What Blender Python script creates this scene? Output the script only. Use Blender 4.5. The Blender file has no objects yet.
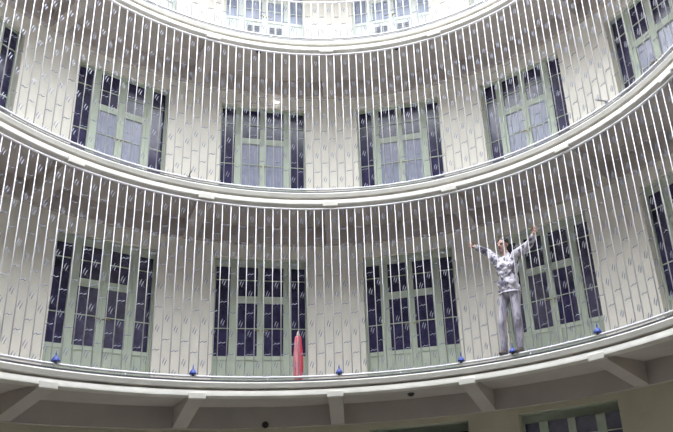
import bpy, bmesh, math, random
from mathutils import Vector, Matrix
random.seed(7)
sc = bpy.context.scene
COL = sc.collection
PI = math.pi

# ------------------------------------------------------------------ layout
R = 4.274            # radius of the gallery edge
RW = 5.327           # radius of the curved wall
PHI0 = 0.0242        # direction of the bracket facing the camera
BAY = 2 * PI / 14
HW = 0.141           # half width of a door in radians
ZB = [0.434, 3.434, 6.434, 9.396]      # underside of each gallery edge
TH = 0.205                             # slab edge thickness
FT = [z + TH for z in ZB]              # floor levels
A0, A1 = -1.95, 1.95                   # extent of the curved building
BAR = BAY / 15


def pol(r, ph, z=0.0):
    return Vector((r * math.sin(ph), r * math.cos(ph), z))


# ------------------------------------------------------------------ materials
def mat(name, col, rough=0.7, metal=0.0, var=0.0, scale=6.0, col2=None, bump=0.0, spec=0.5, stretch=None, emit=None, ramp=(0.35, 0.65)):
    m = bpy.data.materials.new(name)
    m.use_nodes = True
    nt = m.node_tree
    b = nt.nodes['Principled BSDF']
    b.inputs['Roughness'].default_value = rough
    b.inputs['Metallic'].default_value = metal
    b.inputs['Specular IOR Level'].default_value = spec
    b.inputs['Base Color'].default_value = (*col, 1)
    if col2 is None and var:
        col2 = tuple(c * (1 - var) for c in col)
    if col2 is not None:
        tc = nt.nodes.new('ShaderNodeTexCoord')
        mp = nt.nodes.new('ShaderNodeMapping')
        mp.inputs['Scale'].default_value = stretch or (1, 1, 1)
        nz = nt.nodes.new('ShaderNodeTexNoise')
        nz.inputs['Scale'].default_value = scale
        nz.inputs['Detail'].default_value = 5
        nz.inputs['Roughness'].default_value = 0.6
        rp = nt.nodes.new('ShaderNodeValToRGB')
        rp.color_ramp.elements[0].position = ramp[0]
        rp.color_ramp.elements[1].position = ramp[1]
        rp.color_ramp.elements[0].color = (*col2, 1)
        rp.color_ramp.elements[1].color = (*col, 1)
        nt.links.new(tc.outputs['Object'], mp.inputs['Vector'])
        nt.links.new(mp.outputs['Vector'], nz.inputs['Vector'])
        nt.links.new(nz.outputs['Fac'], rp.inputs['Fac'])
        nt.links.new(rp.outputs['Color'], b.inputs['Base Color'])
        if bump:
            bp = nt.nodes.new('ShaderNodeBump')
            bp.inputs['Strength'].default_value = bump
            bp.inputs['Distance'].default_value = 0.02
            nt.links.new(nz.outputs['Fac'], bp.inputs['Height'])
            nt.links.new(bp.outputs['Normal'], b.inputs['Normal'])
    if emit:
        b.inputs['Emission Color'].default_value = (*emit[0], 1)
        b.inputs['Emission Strength'].default_value = emit[1]
    return m


M = {
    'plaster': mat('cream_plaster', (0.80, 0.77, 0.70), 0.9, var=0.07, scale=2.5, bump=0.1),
    'olive_plaster': mat('olive_cream_plaster', (0.58, 0.54, 0.42), 0.9, var=0.1, scale=2.0, bump=0.1),  # darker copy of the wall plaster, ground storey shade put into its colour
    'old_wall': mat('dull_old_render', (0.07, 0.066, 0.06), 0.9, var=0.15, scale=1.5),  # near black to keep bounce light out of the galleries
    'edge': mat('weathered_edge_plaster', (0.74, 0.71, 0.66), 0.85, var=0.16, scale=3.0, stretch=(1, 1, 2.5)),
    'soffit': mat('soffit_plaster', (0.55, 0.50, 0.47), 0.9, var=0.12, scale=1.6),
    'yard': mat('yard_paving', (0.016, 0.015, 0.012), 0.9, var=0.3, scale=3.0),
    'white': mat('white_painted_steel', (0.80, 0.78, 0.82), 0.4, var=0.06, scale=9),
    'dark_steel': mat('dark_steel', (0.10, 0.10, 0.12), 0.5, var=0.3, scale=8),
    'wire': mat('galvanised_wire', (0.34, 0.35, 0.45), 0.5, metal=0.2, var=0.2, scale=12),
    'green': mat('pale_green_paint', (0.50, 0.56, 0.47), 0.55, var=0.08, scale=5),
    'green_light': mat('whitish_green_paint', (0.76, 0.81, 0.78), 0.55, var=0.08, scale=5),
    'glass': mat('dark_window_glass', (0.016, 0.013, 0.045), 0.12, col2=(0.045, 0.04, 0.11), scale=5, spec=0.5),
    'frost': mat('curtained_glass', (0.34, 0.36, 0.46), 0.2, col2=(0.22, 0.24, 0.34), scale=4, stretch=(6, 1, 0.6)),
    'blueglass': mat('curtained_blue_glass', (0.42, 0.47, 0.60), 0.2, col2=(0.26, 0.30, 0.44), scale=4, stretch=(8, 1, 0.5)),
    'vent': mat('grey_louvre', (0.20, 0.21, 0.27), 0.6, var=0.2),
    'brass': mat('dull_brass', (0.35, 0.28, 0.14), 0.4, metal=0.8, var=0.2),
    'blue': mat('blue_plastic', (0.05, 0.09, 0.42), 0.4, var=0.2, scale=20),
    'red': mat('red_cloth', (0.62, 0.05, 0.09), 0.7, col2=(0.80, 0.34, 0.40), scale=5, stretch=(5, 5, 0.15), ramp=(0.44, 0.54)),
    'pale': mat('pale_cloth', (0.70, 0.62, 0.60), 0.7, var=0.1),
    'black': mat('black_rubber', (0.03, 0.025, 0.03), 0.6, var=0.2),
    'lamp': mat('opal_lamp_cover', (0.92, 0.92, 0.92), 0.3, var=0.02, emit=((1, 1, 1), 1.0)),
    'skin': mat('skin', (0.50, 0.30, 0.25), 0.55, var=0.1, scale=8),
    'hair': mat('dark_hair', (0.025, 0.02, 0.02), 0.6, var=0.3, scale=30),
    'jacket': mat('mottled_grey_cloth', (0.62, 0.58, 0.64), 0.85, col2=(0.13, 0.12, 0.17), scale=11, bump=0.4, ramp=(0.42, 0.50)),
    'trousers': mat('lavender_grey_cloth', (0.58, 0.54, 0.63), 0.85, col2=(0.22, 0.20, 0.27), scale=9, bump=0.3, stretch=(1, 1, 0.35), ramp=(0.40, 0.56)),
    'shoe': mat('grey_brown_shoe_leather', (0.17, 0.14, 0.14), 0.5, var=0.3, scale=12),
    'eye': mat('eye', (0.04, 0.03, 0.03), 0.2, var=0.1),
    'lips': mat('lips', (0.36, 0.15, 0.14), 0.5, var=0.1),
}


# ------------------------------------------------------------------ helpers
def obj(name, bm, m, parent=None, smooth=False):
    me = bpy.data.meshes.new(name)
    bmesh.ops.recalc_face_normals(bm, faces=bm.faces)
    bm.to_mesh(me)
    bm.free()
    me.materials.append(M[m] if isinstance(m, str) else m)
    if smooth:
        for p in me.polygons:
            p.use_smooth = True
    o = bpy.data.objects.new(name, me)
    COL.objects.link(o)
    if parent:
        o.parent = parent
    return o


def tag(o, label=None, cat=None, group=None, kind=None):
    if label:
        o['label'] = label
    if cat:
        o['category'] = cat
    if group:
        o['group'] = group
    if kind:
        o['kind'] = kind
    return o


def empty(name, loc=(0, 0, 0), rz=0.0):
    o = bpy.data.objects.new(name, None)
    COL.objects.link(o)
    o.location = loc
    o.rotation_euler = (0, 0, rz)
    o.empty_display_size = 0.1
    return o


def link_copy(o, parent=None):
    c = o.copy()
    COL.objects.link(c)
    c.parent = parent
    for ch in list(o.children):
        link_copy(ch, c)
    return c


def box(bm, x0, x1, y0, y1, z0, z1):
    v = [bm.verts.new(p) for p in ((x0, y0, z0), (x1, y0, z0), (x1, y1, z0), (x0, y1, z0),
                                   (x0, y0, z1), (x1, y0, z1), (x1, y1, z1), (x0, y1, z1))]
    for f in ((3, 2, 1, 0), (4, 5, 6, 7), (0, 1, 5, 4), (1, 2, 6, 5), (2, 3, 7, 6), (3, 0, 4, 7)):
        bm.faces.new([v[i] for i in f])


def bbox(x0, x1, y0, y1, z0, z1, bev=0.004):
    bm = bmesh.new()
    box(bm, x0, x1, y0, y1, z0, z1)
    if bev:
        bmesh.ops.bevel(bm, geom=list(bm.edges), offset=bev, segments=1, affect='EDGES')
    return bm


def sweep(bm, prof, a0, a1, n, closed=True):
    """sweep a (radius, z) outline around the axis of the courtyard"""
    rings = []
    for i in range(n + 1):
        a = a0 + (a1 - a0) * i / n
        rings.append([bm.verts.new(pol(r, a, z)) for r, z in prof])
    m = len(prof)
    for i in range(n):
        for j in range(m if closed else m - 1):
            k = (j + 1) % m
            bm.faces.new((rings[i][j], rings[i + 1][j], rings[i + 1][k], rings[i][k]))
    if closed:
        bm.faces.new(rings[0])
        bm.faces.new(rings[-1][::-1])


def arcbox(bm, r0, r1, a0, a1, z0, z1):
    n = max(1, int((a1 - a0) / 0.05))
    sweep(bm, [(r0, z0), (r1, z0), (r1, z1), (r0, z1)], a0, a1, n)


def tube(bm, pts, rad, n=8, cap=True):
    pts = [Vector(p) for p in pts]
    rads = rad if isinstance(rad, (list, tuple)) else [rad] * len(pts)
    rings = []
    for i, p in enumerate(pts):
        d = (pts[min(i + 1, len(pts) - 1)] - pts[max(i - 1, 0)]).normalized()
        up = Vector((0, 0, 1)) if abs(d.z) < 0.9 else Vector((1, 0, 0))
        u = d.cross(up).normalized()
        w = d.cross(u)
        rings.append([bm.verts.new(p + (u * math.cos(2 * PI * k / n) + w * math.sin(2 * PI * k / n)) * rads[i]) for k in range(n)])
    for i in range(len(pts) - 1):
        for k in range(n):
            bm.faces.new((rings[i][k], rings[i][(k + 1) % n], rings[i + 1][(k + 1) % n], rings[i + 1][k]))
    if cap:
        bm.faces.new(rings[0][::-1])
        bm.faces.new(rings[-1])


def lathe(bm, prof, n=16, origin=(0, 0, 0), mtx=None):
    o = Vector(origin)
    rings = []
    for r, z in prof:
        ring = []
        for k in range(n):
            v = Vector((r * math.cos(2 * PI * k / n), r * math.sin(2 * PI * k / n), z))
            if mtx:
                v = mtx @ v
            ring.append(bm.verts.new(v + o))
        rings.append(ring)
    for i in range(len(prof) - 1):
        for k in range(n):
            bm.faces.new((rings[i][k], rings[i][(k + 1) % n], rings[i + 1][(k + 1) % n], rings[i + 1][k]))
    bm.faces.new(rings[0][::-1])
    bm.faces.new(rings[-1])


def ball(bm, c, r, sub=2):
    c = Vector(c)
    if isinstance(r, (int, float)):
        r = (r, r, r)
    mt = Matrix.Translation(c) @ Matrix.Diagonal((*r, 1))
    bmesh.ops.create_icosphere(bm, subdivisions=sub, radius=1, matrix=mt)


# ------------------------------------------------------------------ setting: yard, walls, galleries
STOREY = ['ground', 'lower', 'middle', 'upper']
DOORS = {0: range(-2, 2), 1: range(-3, 3), 2: range(-3, 3), 3: range(-2, 2)}
TOPH = 2.17
TOPS = {0: 2.42, 1: 2.27, 2: 2.22, 3: TOPH}


def door_span(k):
    c = PHI0 + (k + 0.5) * BAY
    lo, hi = c - HW, c + HW
    if k == 0:
        lo += 0.008
        hi += 0.015
    if k == 1:
        lo -= 0.004
    if k == 2:
        lo += 0.008
        hi += 0.008
    return lo, hi


bm = bmesh.new()
box(bm, -9, 9, -13, 7, -0.2, 0)
tag(obj('floor', bm, 'yard'), 'grey paved floor of the round courtyard', 'floor', kind='structure')

for s in range(4):
    bm = bmesh.new()
    z0 = FT[s]
    z1 = ZB[s + 1] + TH if s < 3 else 12.0
    spans = [door_span(k) for k in DOORS[s]]
    a = A0
    for lo, hi in spans:
        arcbox(bm, RW, RW + 0.35, a, lo, z0, z1)
        arcbox(bm, RW, RW + 0.35, lo, hi, z0 + TOPS[s], z1)
        a = hi
    arcbox(bm, RW, RW + 0.35, a, A1, z0, z1)
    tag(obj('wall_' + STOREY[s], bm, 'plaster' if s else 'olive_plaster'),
        {'ground': 'shaded cream wall of the ground storey at the bottom', 'lower': 'cream curved wall behind the lower gallery with the person',
         'middle': 'bright cream curved wall behind the middle gallery', 'upper': 'sunlit whitish curved wall of the top terrace'}[STOREY[s]],
        'wall', kind='structure')

# ground plinth
bm = bmesh.new()
sweep(bm, [(R, 0), (RW + 0.35, 0), (RW + 0.35, FT[0]), (R, FT[0])], A0, A1, 80)
tag(obj('floor_plinth', bm, 'edge'), 'raised plinth of the ground storey around the yard', 'floor', kind='structure')

for s in (1, 2, 3):
    zb = ZB[s]
    g = empty('gallery_floor', (0, 0, zb))
    tag(g, {1: 'curved balcony slab of the lowest gallery above the shaded ground storey',
            2: 'curved balcony slab of the middle gallery',
            3: 'brightest curved balcony slab of the top terrace'}[s], 'balcony', kind='structure')
    bm = bmesh.new()
    # moulded edge: lower band, groove, upper band
    prof = [(R + 0.14, 0.0), (R - 0.004, 0.0), (R - 0.018, 0.010), (R - 0.016, 0.032), (R - 0.002, 0.084), (R + 0.12, 0.086),
            (R + 0.12, 0.122), (R + 0.008, 0.122), (R - 0.006, 0.128), (R - 0.020, 0.188), (R - 0.008, TH), (R + 0.14, TH)]
    sweep(bm, prof, A0, A1, 140)
    obj('moulded_edge', bm, 'edge', g)
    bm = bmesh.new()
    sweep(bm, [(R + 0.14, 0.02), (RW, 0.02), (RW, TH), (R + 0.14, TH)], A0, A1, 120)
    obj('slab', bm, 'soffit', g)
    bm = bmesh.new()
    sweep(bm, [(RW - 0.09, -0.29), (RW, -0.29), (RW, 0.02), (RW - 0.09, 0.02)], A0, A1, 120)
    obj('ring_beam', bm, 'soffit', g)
    for k in range(-4, 5):
        a = PHI0 + k * BAY
        bm = bmesh.new()
        w = 0.105
        pr = [(R + 0.03, -0.03), (RW - 0.08, -0.285), (RW - 0.08, 0.025), (R + 0.03, 0.025)]
        vs = [[bm.verts.new((x, y, z)) for y, z in pr] for x in (-w, w)]
        bm.faces.new(vs[0])
        bm.faces.new(vs[1][::-1])
        for j in range(4):
            bm.faces.new((vs[0][j], vs[1][j], vs[1][(j + 1) % 4], vs[0][(j + 1) % 4]))
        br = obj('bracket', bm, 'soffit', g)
        br.rotation_euler.z = -a
        nb = obj('bracket_nose', bbox(-0.118, 0.118, R - 0.03, R + 0.06, -0.034, 0.05, 0.006), 'edge', br)

# unseen plain walls behind the camera, added tall and dark to limit the light
bm = bmesh.new()
box(bm, -5.6, -5.25, -8.0, R * math.cos(A0), 0, 16.5)
tag(obj('wall_left', bm, 'old_wall'), 'plain dull side wall left of the yard', 'wall', kind='structure')
bm = bmesh.new()
box(bm, 5.25, 5.6, -8.0, R * math.cos(A0), 0, 16.5)
tag(obj('wall_right', bm, 'old_wall'), 'plain dull side wall right of the yard', 'wall', kind='structure')
bm = bmesh.new()
box(bm, -5.6, 5.6, -8.35, -8.0, 0, 16.5)
tag(obj('wall_rear', bm, 'old_wall'), 'plain dull wall closing the yard at the back', 'wall', kind='structure')

# unseen dark panels added low on those walls to cut bounce light
for nm, ext, lb in (('wall_base_left', (-5.25, -5.2, -8.0, R * math.cos(A0)), 'dark stone facing at the foot of the left side wall'),
                    ('wall_base_right', (5.2, 5.25, -8.0, R * math.cos(A0)), 'dark stone facing at the foot of the right side wall'),
                    ('wall_base_rear', (-5.2, 5.2, -8.0, -7.95), 'dark stone facing at the foot of the rear wall')):
    bm = bmesh.new()
    box(bm, *ext, 0, 5.2)
    tag(obj(nm, bm, 'yard'), lb, 'wall', kind='structure')

# unseen slab added over the top terrace to dim its skylight
bm = bmesh.new()
sweep(bm, [(R - 0.05, 12.0), (RW + 0.35, 12.0), (RW + 0.35, 12.15), (R - 0.05, 12.15)], A0, A1, 120)
tag(obj('ceiling', bm, 'edge'), 'curved roof slab sheltering the top terrace', 'roof', kind='structure')

# ------------------------------------------------------------------ doors
HALF = (RW + 0.10) * math.sin(HW) + 0.004
Y0 = 0.0          # front face of the casing, local y = outward


def leaf_frame(w, h, panel_h, transom):
    bm = bmesh.new()
    st = 0.055
    for x0, x1 in ((0, st), (w - st, w)):
        box(bm, x0, x1, 0, 0.045, 0, h)
    for z0, z1 in ((0, 0.05), (panel_h - 0.03, panel_h + 0.03), (h - 0.018, h)):
        box(bm, st, w - st, 0.002, 0.043, z0, z1)
    if transom:
        box(bm, st, w - st, -0.004, 0.043, transom - 0.055, transom + 0.055)
    for z in ((panel_h + (transom or h)) / 2, (h + (transom or panel_h)) / 2):
        box(bm, st, w - st, 0.006, 0.03, z - 0.006, z + 0.006)
    return bm


def panel_bm(x0, x1, z0, z1):
    bm = bbox(x0, x1, 0.018, 0.036, z0, z1, 0)
    box(bm, x0 + 0.05, x1 - 0.05, 0.008, 0.018, z0 + 0.05, z1 - 0.05)
    return bm


def make_door(style):
    """0: dark panes; 1: curtained lower panes; 2: pale door with vents"""
    fm = ['green', 'green', 'green_light'][style]
    ph = [0.58, 0.58, 1.26][style]
    tr = [1.50, 1.50, 1.78][style]
    h = TOPH - 0.022
    d = empty('door_proto')
    bm = bmesh.new()
    for sx in (-1, 1):
        x0, x1 = sorted((sx * HALF, sx * (HALF - 0.022)))
        box(bm, x0, x1, -0.015, 0.09, 0, TOPH)
        x0, x1 = sorted((sx * 0.42, sx * 0.475))
        box(bm, x0, x1, -0.005, 0.07, 0, h)
    box(bm, -HALF, HALF, -0.02, 0.09, h, TOPH + 0.004)
    obj('casing', bm, fm, d)
    lw = 0.419
    lo_glass = ['glass', 'frost', 'blueglass'][style]
    up_glass = ['glass', 'glass', 'blueglass'][style]
    for sx in (-1, 1):
        lf = obj('leaf', leaf_frame(lw, h - 0.004, ph, tr), fm, d)
        lf.location = (-lw - 0.0005 if sx < 0 else 0.0005, 0.0, 0.002)
        a, b = 0.05, lw - 0.05
        obj('pane', bbox(a, b, 0.022, 0.030, ph + 0.025, tr - 0.05, 0), lo_glass, lf)
        obj('pane', bbox(a, b, 0.022, 0.030, tr + 0.05, h - 0.016, 0), up_glass, lf)
        obj('panel', panel_bm(a, b, 0.045, ph - 0.025), fm, lf)
        bm = bmesh.new()
        hx = lw - 0.028 if sx < 0 else 0.028
        hz = 1.34 if style == 2 else 1.0
        tube(bm, [(hx, 0.0, hz), (hx, -0.045, hz), (hx + sx * 0.02, -0.05, hz), (hx + sx * 0.09, -0.05, hz - 0.005)], 0.008)
        obj('handle', bm, 'brass', lf, True)
        if style == 2:
            bm = bmesh.new()
            for cx in (0.145, 0.275):
                for z in (0.955, 0.995, 1.035, 1.075, 1.115):
                    box(bm, cx - 0.05, cx + 0.05, 0.0, 0.012, z - 0.014, z + 0.014)
            obj('vent', bm, 'vent', lf)
        # side light
        sw = HALF - 0.022 - 0.475
        bm = bmesh.new()
        st = 0.02
        for x0, x1 in ((0, st), (sw - st, sw)):
            box(bm, x0, x1, 0, 0.045, 0, h - 0.004)
        for z0, z1 in ((0, 0.04), (ph - 0.03, ph + 0.03), (h - 0.018, h - 0.004)):
            box(bm, st, sw - st, 0.002, 0.043, z0, z1)
        for z in ((ph + tr) / 2, (h + tr) / 2):
            box(bm, st, sw - st, 0.006, 0.03, z - 0.006, z + 0.006)
        sl = obj('side_light', bm, fm, d)
        sl.location = (0.4755 if sx > 0 else -0.4755 - sw, 0.0, 0.002)
        obj('pane', bbox(st - 0.003, sw - st + 0.003, 0.022, 0.030, ph + 0.02, h - 0.016, 0), up_glass, sl)
        obj('panel', panel_bm(st - 0.003, sw - st + 0.003, 0.035, ph - 0.02), fm, sl)
    return d


protos = [make_door(i) for i in range(3)]
DL = {
    (0, -2): 'shaded door of the ground storey at the far left', (0, -1): 'shaded ground storey door left of the middle bracket',
    (0, 0): 'shaded ground storey door right of the middle bracket', (0, 1): 'dark ground storey door at the lower right, its head in view',
    (1, -3): 'green glazed door of the lower gallery beyond the left edge', (1, -2): 'leftmost full green glazed door on the lower gallery',
    (1, -1): 'green glazed door with the red cloth roll before it', (1, 0): 'green glazed door just left of the person with raised arms',
    (1, 1): 'green glazed door partly behind the person with raised arms', (1, 2): 'green glazed door cut by the right edge on the lower gallery',
    (2, -3): 'green door cut by the left edge on the middle gallery', (2, -2): 'leftmost full green door with grey curtains on the middle gallery',
    (2, -1): 'curtained green door under the small white wall lamp', (2, 0): 'curtained green door right of the middle pier on the middle gallery',
    (2, 1): 'tilted curtained green door at right of the middle gallery', (2, 2): 'curtained green door at the upper right corner',
    (3, -2): 'pale door of the top terrace at the upper left', (3, -1): 'pale vented door of the top terrace left of its middle pier',
    (3, 0): 'pale vented door of the top terrace right of its middle pier', (3, 1): 'pale door of the top terrace beyond the upper right',
}
n = 0
used = set()
for s in range(4):
    st = [0, 0, 1, 2][s]
    for k in DOORS[s]:
        n += 1
        lo, hi = door_span(k)
        c = (lo + hi) / 2
        if st in used:
            d = link_copy(protos[st])
        else:
            d = protos[st]
            used.add(st)
        d.name = 'door_%d' % n
        d.location = pol((RW + 0.12) * math.cos(HW), c, FT[s])
        d.rotation_euler.z = -c
        d.scale.z = TOPS[s] / TOPH
        if s == 0:
            obj('head_board', bbox(-HALF + 0.03, HALF - 0.03, -0.012, 0.012, TOPH - 0.13, TOPH - 0.024, 0), 'green', d)
        d.scale.x = math.sin((hi - lo) / 2) / math.sin(HW)
        tag(d, DL[(s, k)], 'door', kind='structure')

# ------------------------------------------------------------------ bar screens
def arc_tube(r, z, a0, a1, rad, n=110, flat=False):
    bm = bmesh.new()
    if flat:
        sweep(bm, [(r - rad, z - rad * 0.6), (r + rad, z - rad * 0.6), (r + rad, z + rad * 0.6), (r - rad, z + rad * 0.6)], a0, a1, n)
    else:
        prof = [(r + rad * math.cos(2 * PI * j / 8), z + rad * math.sin(2 * PI * j / 8)) for j in range(8)]
        sweep(bm, prof, a0, a1, n)
    return bm


def shade_strip_mesh(a0, a1):
    bm = bmesh.new()
    sweep(bm, [(R - 0.002, 0), (R + 0.03, 0), (R + 0.03, 0.026), (R - 0.002, 0.026)], a0, a1, 110)
    return bm


def bar_mesh(h):
    bm = bmesh.new()
    tube(bm, [(0, 0, 0), (0, 0, h)], 0.0064, 8)
    me = bpy.data.meshes.new('bar')
    bm.to_mesh(me)
    bm.free()
    for p in me.polygons:
        p.use_smooth = True
    me.materials.append(M['white'])
    return me


RS = R + 0.012       # radius on which the bars stand
RAILZ = 0.068        # centre of the bottom rail above the floor


def screen(s, j0, j1, top, label, cat, topname):
    a0, a1 = PHI0 + (j0 - 1.0) * BAR, PHI0 + (j1 + 1.0) * BAR
    g = empty('bar_screen' if s < 3 else 'terrace_railing', (0, 0, FT[s]))
    tag(g, label, cat, 'curved screens of white bars' if s < 3 else None)
    obj('bottom_rail', arc_tube(RS, RAILZ, a0, a1, 0.017), 'white', g, True)
    obj(topname, arc_tube(RS, top, a0, a1, 0.016), 'white', g, True)
    obj('base_strip', shade_strip_mesh(a0, a1), 'dark_steel', g)  # dark strip standing in for the shade between slab and bottom rail
    me = bar_mesh(top - RAILZ)
    for j in range(j0, j1 + 1):
        b = bpy.data.objects.new('bar', me)
        COL.objects.link(b)
        b.parent = g
        a = PHI0 + j * BAR
        b.location = pol(RS, a, RAILZ)
        b.rotation_euler = (0, 0, -a)
    # short feet hold the bottom rail
    k0 = math.ceil(j0 / 15)
    for k in range(k0, j1 // 15 + 1):
        a = PHI0 + (k + 0.5) * BAY
        bm = bmesh.new()
        tube(bm, [(0, 0, 0), (0, 0, RAILZ)], 0.012, 8)
        f = obj('foot', bm, 'white', g, True)
        f.location = pol(RS, a, 0)
    return g


screen(1, -46, 51, ZB[2] - 0.07 - FT[1], 'curved screen of white vertical bars along the lower gallery, in front of the person', 'railing', 'top_rail')
screen(2, -46, 51, ZB[3] - 0.07 - FT[2], 'curved screen of white vertical bars along the middle gallery between the bright slabs', 'railing', 'top_rail')
screen(3, -34, 34, 0.86, 'low white railing along the edge of the top terrace', 'railing', 'handrail')


def netting(s, j0, j1, z0, z1, label):
    """wire netting tied up behind the bars: twisted knots joined by thin wires"""
    bm = bmesh.new()
    r = R + 0.035
    row, cell = 0.152, 2 * BAR
    rows = int((z1 - z0) / row)
    rnd = random.Random(s)

    def P(a, z):
        return pol(r, a, z)
    for i in range(rows + 1):
        z = z0 + i * row
        off = 0.5 if i % 2 else 0.0
        for j in range(int((j1 - j0) / 2)):
            a = PHI0 + (j0 + 0.5) * BAR + (j + off) * cell
            jz = rnd.uniform(-0.008, 0.008)
            sx = 0.030 / r
            if i % 4 in (0, 1):
                # N shaped double twist
                for dx, dz in ((-0.45, 0.012), (0.45, -0.012)):
                    q = [(a + sx * (dx - 0.45), z - 0.040 + dz + jz), (a + sx * (dx - 0.1), z + dz + jz), (a + sx * (dx + 0.45), z + 0.040 + dz + jz)]
                    tube(bm, [P(*p) for p in q], [0.004, 0.0075, 0.004], 4)
            else:
                q = [(a - sx * 1.6, z - 0.012 + jz), (a - sx * 0.4, z + 0.008 + jz), (a + sx * 0.4, z - 0.004 + jz), (a + sx * 1.6, z + 0.014 + jz)]
                tube(bm, [P(*p) for p in q], 0.0062, 4)
            if i < rows:
                for dx in (-0.5, 0.5):
                    tube(bm, [P(a + dx * 0.12 * cell, z + 0.02), P(a + dx * cell, z + row - 0.02)], 0.0006, 3, cap=False)
    o = obj('wire_netting', bm, 'wire')
    tag(o, label, 'netting', 'wire nettings behind the bar screens')


netting(1, -46, 51, FT[1] + 0.10, ZB[2] - 0.09, 'grey wire netting stretched behind the bars of the lower gallery')
netting(2, -46, 51, FT[2] + 0.10, ZB[3] - 0.09, 'grey wire netting stretched behind the bars of the middle gallery')
netting(3, -34, 34, FT[3] + 0.10, FT[3] + 0.82, 'grey wire netting stretched behind the low railing of the top terrace')

# ------------------------------------------------------------------ small things
# blue cone lamps clipped to the bottom rail of the lower gallery
def blue_lamp():
    r = empty('cone_lamp')
    bm = bmesh.new()
    lathe(bm, [(0.050, 0.0), (0.053, 0.008), (0.040, 0.036), (0.018, 0.066), (0.012, 0.072)], 16)
    obj('shade', bm, 'blue', r, True)
    bm = bmesh.new()
    tube(bm, [(0, 0, 0.068), (0, 0, 0.10), (0.004, 0, 0.135)], [0.010, 0.008, 0.006], 8)
    obj('stem', bm, 'blue', r, True)
    bm = bmesh.new()
    lathe(bm, [(0.020, -0.03), (0.024, -0.012), (0.024, 0.002)], 12)
    obj('clip', bm, 'dark_steel', r, True)
    return r


lamp = blue_lamp()
LZ = RAILZ + 0.030
spots = [(-0.851, 'small blue cone lamp below the leftmost lower door'), (-0.436, 'small blue cone lamp on the rail between leftmost door and red roll'),
         (0.036, 'small blue cone lamp at the middle pier right of the red roll'), (0.461, 'small blue cone lamp on the rail left of the person'),
         (0.632, 'small blue cone lamp by the feet of the person'), (0.948, 'rightmost small blue cone lamp on the rail')]
for i, (a, lb) in enumerate(spots):
    o = lamp if i == 0 else link_copy(lamp)
    ab = PHI0 + (round((a - PHI0) / BAR - 0.5) + 0.5) * BAR
    o.location = pol(RS, ab, FT[1] + LZ)
    o.rotation_euler = (0.0, 0.0, -ab)
    tag(o, lb, 'lamp', 'blue cone lamps along the lower gallery')

# red cloth roll
rr = empty('cloth_roll', pol(R + 0.13, -0.0965, FT[1]), 0.0965)
tag(rr, 'slim upright roll of red and pink cloth standing on the lower gallery', 'roll')
bm = bmesh.new()
N = 40
rings = []
for z, rad in ((0.05, 0.050), (0.12, 0.064), (0.25, 0.068), (0.40, 0.062), (0.55, 0.054), (0.66, 0.044), (0.70, 0.034)):
    rings.append([bm.verts.new((rad * (1 + 0.13 * math.sin(8 * t + z * 4)) * math.cos(t), rad * (1 + 0.13 * math.sin(8 * t + z * 4)) * math.sin(t), z))
                  for t in [2 * PI * k / N for k in range(N)]])
for i in range(len(rings) - 1):
    for k in range(N):
        bm.faces.new((rings[i][k], rings[i][(k + 1) % N], rings[i + 1][(k + 1) % N], rings[i + 1][k]))
bm.faces.new(rings[0][::-1])
bm.faces.new(rings[-1])
obj('cloth', bm, 'red', rr, True)
bm = bmesh.new()
lathe(bm, [(0.035, 0.0), (0.040, 0.008), (0.036, 0.052)], 16)
obj('foot', bm, 'black', rr, True)
bm = bmesh.new()
lathe(bm, [(0.024, 0.695), (0.026, 0.72), (0.014, 0.765), (0.006, 0.775)], 16)
obj('tip', bm, 'pale', rr, True)

# small white lamp over a door of the middle gallery
a = -0.160
w = empty('wall_lamp', pol(RW - 0.09, a, FT[2] + 2.36), -a)
tag(w, 'small white lamp on the beam above a middle gallery door', 'lamp')
w.location = pol(RW, a, FT[2] + 2.335)
obj('backplate', bbox(-0.055, 0.055, -0.03, 0.0, -0.014, 0.014), 'white', w)
bm = bmesh.new()
tube(bm, [(-0.05, -0.042, 0), (0.05, -0.042, 0)], 0.012, 12)
obj('cover', bm, 'lamp', w, True)

# dark round fittings under the slabs
def fitting(loc, label, rot=None):
    bm = bmesh.new()
    lathe(bm, [(0.050, 0.0), (0.052, -0.012), (0.042, -0.03), (0.030, -0.045), (0.028, -0.030)], 16)
    o = obj('ceiling_fitting', bm, 'black', None, True)
    o.location = loc
    if rot:
        o.rotation_euler = rot
    tag(o, label, 'fitting', 'small dark round fittings under the slabs')


fitting(pol(4.74, 0.2605, ZB[1] + 0.02), 'small dark round fitting under the lowest slab right of the middle bracket')
a = -0.186
fitting(pol(RW - 0.09, a, FT[1] - 0.475 + 0.02), 'small dark round fitting on the beam left of the middle ground bracket', (PI / 2, 0, -a + PI))
fitting(pol(4.42, -0.243, ZB[3] + 0.02), 'small dark round fitting under the top slab, left one of two')
fitting(pol(4.40, 0.307, ZB[3] + 0.02), 'small dark round fitting under the top slab, right one of two')

# bent metal hooks on the rail of the middle gallery
def hook(a, z, tilt, ln, label):
    e = empty('metal_hook', pol(RS, a, FT[2] + RAILZ + 0.012), -a)
    tag(e, label, 'hook')
    bm = bmesh.new()
    s = math.sin(tilt)
    tube(bm, [(0, 0, 0), (s * ln * 0.3, -0.01, 0.05), (s * ln * 0.9, -0.03, 0.09), (s * ln * 1.4, -0.04, 0.13)], [0.009, 0.009, 0.008, 0.006], 8)
    obj('rod', bm, 'dark_steel', e, True)
    bm = bmesh.new()
    tube(bm, [(-0.022, 0, 0), (0.022, 0, 0)], 0.021, 10)
    obj('clamp', bm, 'dark_steel', e, True)


hook(1.122, 0, -1.2, 0.12, 'bent dark metal hook clamped to the middle gallery rail at right')
hook(-0.488, 0, 0.5, 0.06, 'short dark metal hook clamped to the middle gallery rail at left')

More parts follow.
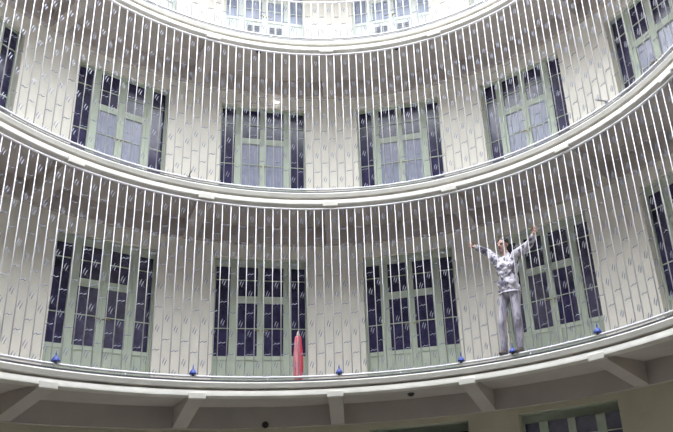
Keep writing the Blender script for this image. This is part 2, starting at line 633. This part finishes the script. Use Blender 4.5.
# ------------------------------------------------------------------ person
PP = 0.645
PR = R + 0.105
SOLE = RAILZ + 0.017
person = empty('person', pol(PR, PP, FT[1]), -PP)
tag(person, 'person in mottled grey jacket and trousers standing on the rail with both arms raised', 'person')
# local frame: x right along the gallery, -y towards the yard, z up


def to_local(r, ph, z):
    v = pol(r, ph, z) - Vector(person.location)
    return Matrix.Rotation(PP, 3, 'Z') @ v


def capsule(bm, p, q, r0, r1, n=14, steps=6):
    p, q = Vector(p), Vector(q)
    tube(bm, [p.lerp(q, i / steps) for i in range(steps + 1)], [r0 + (r1 - r0) * i / steps for i in range(steps + 1)], n)
    ball(bm, p, r0, 2)
    ball(bm, q, r1, 2)


def chain(bm, pts):
    for (p, r0), (q, r1) in zip(pts[:-1], pts[1:]):
        capsule(bm, p, q, r0, r1)


def fuse(name, bm, m, parent, voxel, smooth=4):
    o = obj(name, bm, m, parent)
    md = o.modifiers.new('fuse', 'REMESH')
    md.mode = 'VOXEL'
    md.voxel_size = voxel
    s = o.modifiers.new('soft', 'SMOOTH')
    s.iterations = smooth
    s.factor = 0.5
    dg = bpy.context.evaluated_depsgraph_get()
    me = bpy.data.meshes.new_from_object(o.evaluated_get(dg))
    o.modifiers.clear()
    o.data = me
    for p in me.polygons:
        p.use_smooth = True
    return o


# bars taken hold of
ja = 17
jb = 25
GL = to_local(RS, PHI0 + ja * BAR, FT[1] + 1.80)
GR = to_local(RS, PHI0 + jb * BAR, FT[1] + 1.76)
Z = Vector((0, 0, 1))
hip_z = SOLE + 0.86
sh_z = 1.52
neck = Vector((-0.005, 0.0, 1.56))
shL, shR = Vector((-0.155, 0.01, sh_z)), Vector((0.155, 0.01, sh_z + 0.005))
wrL = GL + Vector((0.055, 0.045, -0.035))
wrR = GR + Vector((-0.045, 0.045, -0.060))


def elbow(a, b, l1, l2, bend):
    d = (b - a).length
    d = min(d, l1 + l2 - 0.002)
    x = (l1 * l1 - l2 * l2 + d * d) / (2 * d)
    h = math.sqrt(max(l1 * l1 - x * x, 0))
    ax = (b - a).normalized()
    s = (bend - ax * bend.dot(ax)).normalized()
    return a + ax * x + s * h


elL = elbow(shL, wrL, 0.25, 0.225, Vector((0, 1, 0.25)))
elR = elbow(shR, wrR, 0.25, 0.225, Vector((0, 1, 0.25)))
hipL, hipR = Vector((-0.095, 0, hip_z)), Vector((0.070, 0, hip_z))
anL, anR = Vector((-0.20, 0.02, SOLE + 0.085)), Vector((0.040, 0.02, SOLE + 0.085))
knL, knR = Vector((-0.165, -0.03, SOLE + 0.47)), Vector((0.060, -0.025, SOLE + 0.47))

body = bmesh.new()
# trunk
for c, r in (((0, 0, hip_z + 0.03), (0.155, 0.105, 0.12)), ((0, 0, 1.14), (0.13, 0.09, 0.16)), ((0, 0, 1.32), (0.15, 0.10, 0.19)),
             ((0, 0.01, 1.45), (0.155, 0.095, 0.10))):
    ball(body, c, r, 3)
chain(body, [((0, 0.01, 1.47), 0.07), ((-0.005, 0.0, 1.60), 0.052)])
# limbs
chain(body, [(shL, 0.058), (elL, 0.042), (wrL, 0.028)])
chain(body, [(shR, 0.058), (elR, 0.042), (wrR, 0.028)])
chain(body, [(hipL, 0.068), (knL, 0.045), ((anL + knL) / 2 + Vector((0, 0.015, 0.05)), 0.042), (anL, 0.032)])
chain(body, [(hipR, 0.068), (knR, 0.045), ((anR + knR) / 2 + Vector((0, 0.015, 0.05)), 0.042), (anR, 0.032)])
for an in (anL, anR):
    capsule(body, an + Vector((0, 0.03, -0.045)), an + Vector((0, -0.12, -0.06)), 0.035, 0.025)
# head, turned a little to its right and tipped up
HC = Vector((-0.02, -0.015, 1.705))
HM = Matrix.Rotation(-0.25, 3, 'Z') @ Matrix.Rotation(0.10, 3, 'X')


def hp(x, y, z):
    return HC + HM @ Vector((x, y, z))


ball(body, hp(0, 0.012, 0.025), (0.074, 0.092, 0.090), 3)
ball(body, hp(0, -0.012, -0.035), (0.060, 0.070, 0.075), 3)
ball(body, hp(0, -0.060, -0.088), (0.026, 0.022, 0.022), 2)             # chin
capsule(body, hp(0, -0.078, 0.012), hp(0, -0.096, -0.022), 0.008, 0.013)   # nose
for sx in (-1, 1):
    ball(body, hp(sx * 0.076, 0.012, -0.008), (0.012, 0.018, 0.032), 2)  # ears
    ball(body, hp(sx * 0.035, -0.068, 0.026), (0.022, 0.012, 0.009), 2)  # brows


def hand(bm, wr, grip, side):
    """palm behind the bar, four fingers closed round it, thumb from the side of the palm"""
    k = (grip - wr)
    palm_c = grip + Vector((0, 0.030, 0))
    up = Vector((0, 0, 1))
    inw = Vector((-side, 0, 0))          # towards the body
    ball(bm, palm_c + inw * 0.014, (0.040, 0.017, 0.044), 2)
    chain(bm, [(wr, 0.027), (palm_c + inw * 0.03 - up * 0.028, 0.025)])
    for f, (dz, ln, rd) in enumerate(((0.036, 0.95, 0.0085), (0.013, 1.05, 0.009), (-0.010, 1.0, 0.0085), (-0.032, 0.82, 0.0075))):
        b = palm_c + up * dz + Vector((side * 0.012, -0.004, 0))
        p1 = grip + up * (dz + 0.002) + Vector((side * 0.030 * ln, 0.012, 0))
        p2 = grip + up * (dz + 0.002) + Vector((side * 0.026 * ln, -0.020, 0))
        p3 = grip + up * dz + Vector((-side * 0.004 * ln, -0.027, 0))
        chain(bm, [(b, rd * 1.1), (p1, rd), (p2, rd * 0.95), (p3, rd * 0.85)])
    t0 = palm_c + inw * 0.035 + up * 0.004
    chain(bm, [(t0, 0.013), (grip + inw * 0.034 + up * 0.030 + Vector((0, 0.006, 0)), 0.011), (grip + inw * 0.020 + up * 0.056 + Vector((0, -0.018, 0)), 0.0095)])


hand(body, wrL, GL, -1)
hand(body, wrR, GR, 1)
fuse('body', body, 'skin', person, 0.0065, 3)

jk = bmesh.new()
for c, r in (((0, 0, 1.03), (0.168, 0.118, 0.11)), ((0, 0, 1.16), (0.155, 0.112, 0.16)), ((0, 0, 1.33), (0.170, 0.120, 0.19)),
             ((0, 0.012, 1.455), (0.172, 0.112, 0.085))):
    ball(jk, c, r, 3)
for sh, el, wr in ((shL, elL, wrL), (shR, elR, wrR)):
    chain(jk, [(sh, 0.076), ((sh + el) / 2, 0.066), (el, 0.060), (el.lerp(wr, 0.55), 0.053), (el.lerp(wr, 0.93), 0.046)])
chain(jk, [((0, 0.02, 1.50), 0.085), ((0, 0.015, 1.545), 0.070)])
# folds and pockets of the jacket
rnd = random.Random(3)
for i in range(26):
    z = rnd.uniform(1.02, 1.42)
    x = rnd.uniform(-0.12, 0.12)
    y = -0.112 * math.sqrt(max(0.05, 1 - (x / 0.165) ** 2))
    dx, dz = rnd.choice(((0.06, 0.045), (0.05, -0.05), (0.03, 0.06), (-0.02, 0.06), (0.07, 0.01)))
    capsule(jk, (x - dx / 2, y, z - dz / 2), (x + dx / 2, y, z + dz / 2), rnd.uniform(0.012, 0.022), 0.010, 8, 3)
for sx in (-1, 1):
    ball(jk, (sx * 0.095, -0.10, 1.10), (0.055, 0.03, 0.06), 2)
    ball(jk, (sx * 0.085, -0.105, 1.34), (0.045, 0.022, 0.045), 2)
fuse('jacket', jk, 'jacket', person, 0.011, 2)
bm = bmesh.new()
ring = [(0.162 * math.cos(t), 0.115 * math.sin(t), 0.965) for t in [2 * PI * k / 32 for k in range(33)]]
tube(bm, ring, 0.016, 8)
tag(obj('jacket_hem', bm, 'trousers', person, True))

tr = bmesh.new()
ball(tr, (0, 0, hip_z + 0.02), (0.162, 0.116, 0.12), 3)
for hp_, kn, an in ((hipL, knL, anL), (hipR, knR, anR)):
    chain(tr, [(hp_ + Vector((0, 0, 0.0)), 0.086), (hp_.lerp(kn, 0.5), 0.066), (kn, 0.058), (kn.lerp(an, 0.5) + Vector((0, 0.012, 0)), 0.056), (an + Vector((0, 0.0, 0.02)), 0.050)])
fuse('trousers', tr, 'trousers', person, 0.011, 2)
for an in (anL, anR):
    bm = bmesh.new()
    capsule(bm, an + Vector((0, 0.04, -0.040)), an + Vector((0, -0.05, -0.045)), 0.044, 0.044)
    capsule(bm, an + Vector((0, -0.05, -0.048)), an + Vector((0, -0.145, -0.055)), 0.043, 0.030)
    capsule(bm, an, an + Vector((0, 0.02, -0.03)), 0.045, 0.045)
    sh = fuse('shoe', bm, 'shoe', person, 0.008, 2)
    for v in sh.data.vertices:
        v.co.z = max(v.co.z, SOLE)
hr = bmesh.new()
ball(hr, hp(0, 0.026, 0.043), (0.083, 0.094, 0.088), 3)
ball(hr, hp(0, 0.060, -0.020), (0.070, 0.055, 0.075), 3)
for i in range(7):
    x = -0.06 + i * 0.02
    capsule(hr, hp(x, -0.045 + abs(x) * 0.4, 0.098 - abs(x) * 0.4), hp(x * 1.1, -0.068 + abs(x) * 0.5, 0.066), 0.017, 0.008)
fuse('hair', hr, 'hair', person, 0.008, 2)
for sx in (-1, 1):
    bm = bmesh.new()
    ball(bm, hp(sx * 0.031, -0.075, 0.008), (0.013, 0.007, 0.008), 2)
    obj('eye', bm, 'eye', person, True)
bm = bmesh.new()
ball(bm, hp(0, -0.078, -0.055), (0.024, 0.008, 0.008), 2)
obj('mouth', bm, 'lips', person, True)

# ------------------------------------------------------------------ light: overcast sky over the open courtyard
W = bpy.data.worlds.new('overcast_sky')
sc.world = W
W.use_nodes = True
bg = W.node_tree.nodes['Background']
bg.inputs['Color'].default_value = (0.90, 0.95, 1.0, 1)
bg.inputs['Strength'].default_value = 1.0
nt = W.node_tree          # overcast sky: three times brighter overhead than at the horizon
tc = nt.nodes.new('ShaderNodeTexCoord')
sp = nt.nodes.new('ShaderNodeSeparateXYZ')
ma = nt.nodes.new('ShaderNodeMath')
ma.operation = 'MULTIPLY_ADD'
ma.use_clamp = False
ma.inputs[1].default_value = 1.75
ma.inputs[2].default_value = 0.15
mx = nt.nodes.new('ShaderNodeMath')
mx.operation = 'MAXIMUM'
mx.inputs[1].default_value = 0.1
nt.links.new(tc.outputs['Generated'], sp.inputs['Vector'])
nt.links.new(sp.outputs['Z'], ma.inputs[0])
nt.links.new(ma.outputs[0], mx.inputs[0])
nt.links.new(mx.outputs[0], bg.inputs['Strength'])

# ------------------------------------------------------------------ camera
cd = bpy.data.cameras.new('camera')
cam = bpy.data.objects.new('camera', cd)
COL.objects.link(cam)
yaw, pitch, roll = 0.109503262, 0.386139357, -0.0696078813
fw = Vector((math.sin(yaw) * math.cos(pitch), math.cos(yaw) * math.cos(pitch), math.sin(pitch)))
r0 = Vector((math.cos(yaw), -math.sin(yaw), 0))
u0 = r0.cross(fw)
r1 = r0 * math.cos(roll) + u0 * math.sin(roll)
u1 = u0 * math.cos(roll) - r0 * math.sin(roll)
mt = Matrix((r1, u1, -fw)).transposed().to_4x4()
mt.translation = Vector((0.1636, -6.0419, 1.6))
cam.matrix_world = mt
cd.sensor_fit = 'HORIZONTAL'
cd.sensor_width = 36
cd.lens = 711.085 / 673 * 36
cd.shift_x = -70.93 / 673
cd.shift_y = 22.26 / 673
cd.clip_start = 0.05
sc.camera = cam

sc.view_settings.view_transform = 'Standard'
sc.view_settings.look = 'None'
sc.view_settings.exposure = 2.92
sc.view_settings.gamma = 1
sc.view_settings.use_curve_mapping = False
sc.cycles.max_bounces = 16
sc.cycles.diffuse_bounces = 10
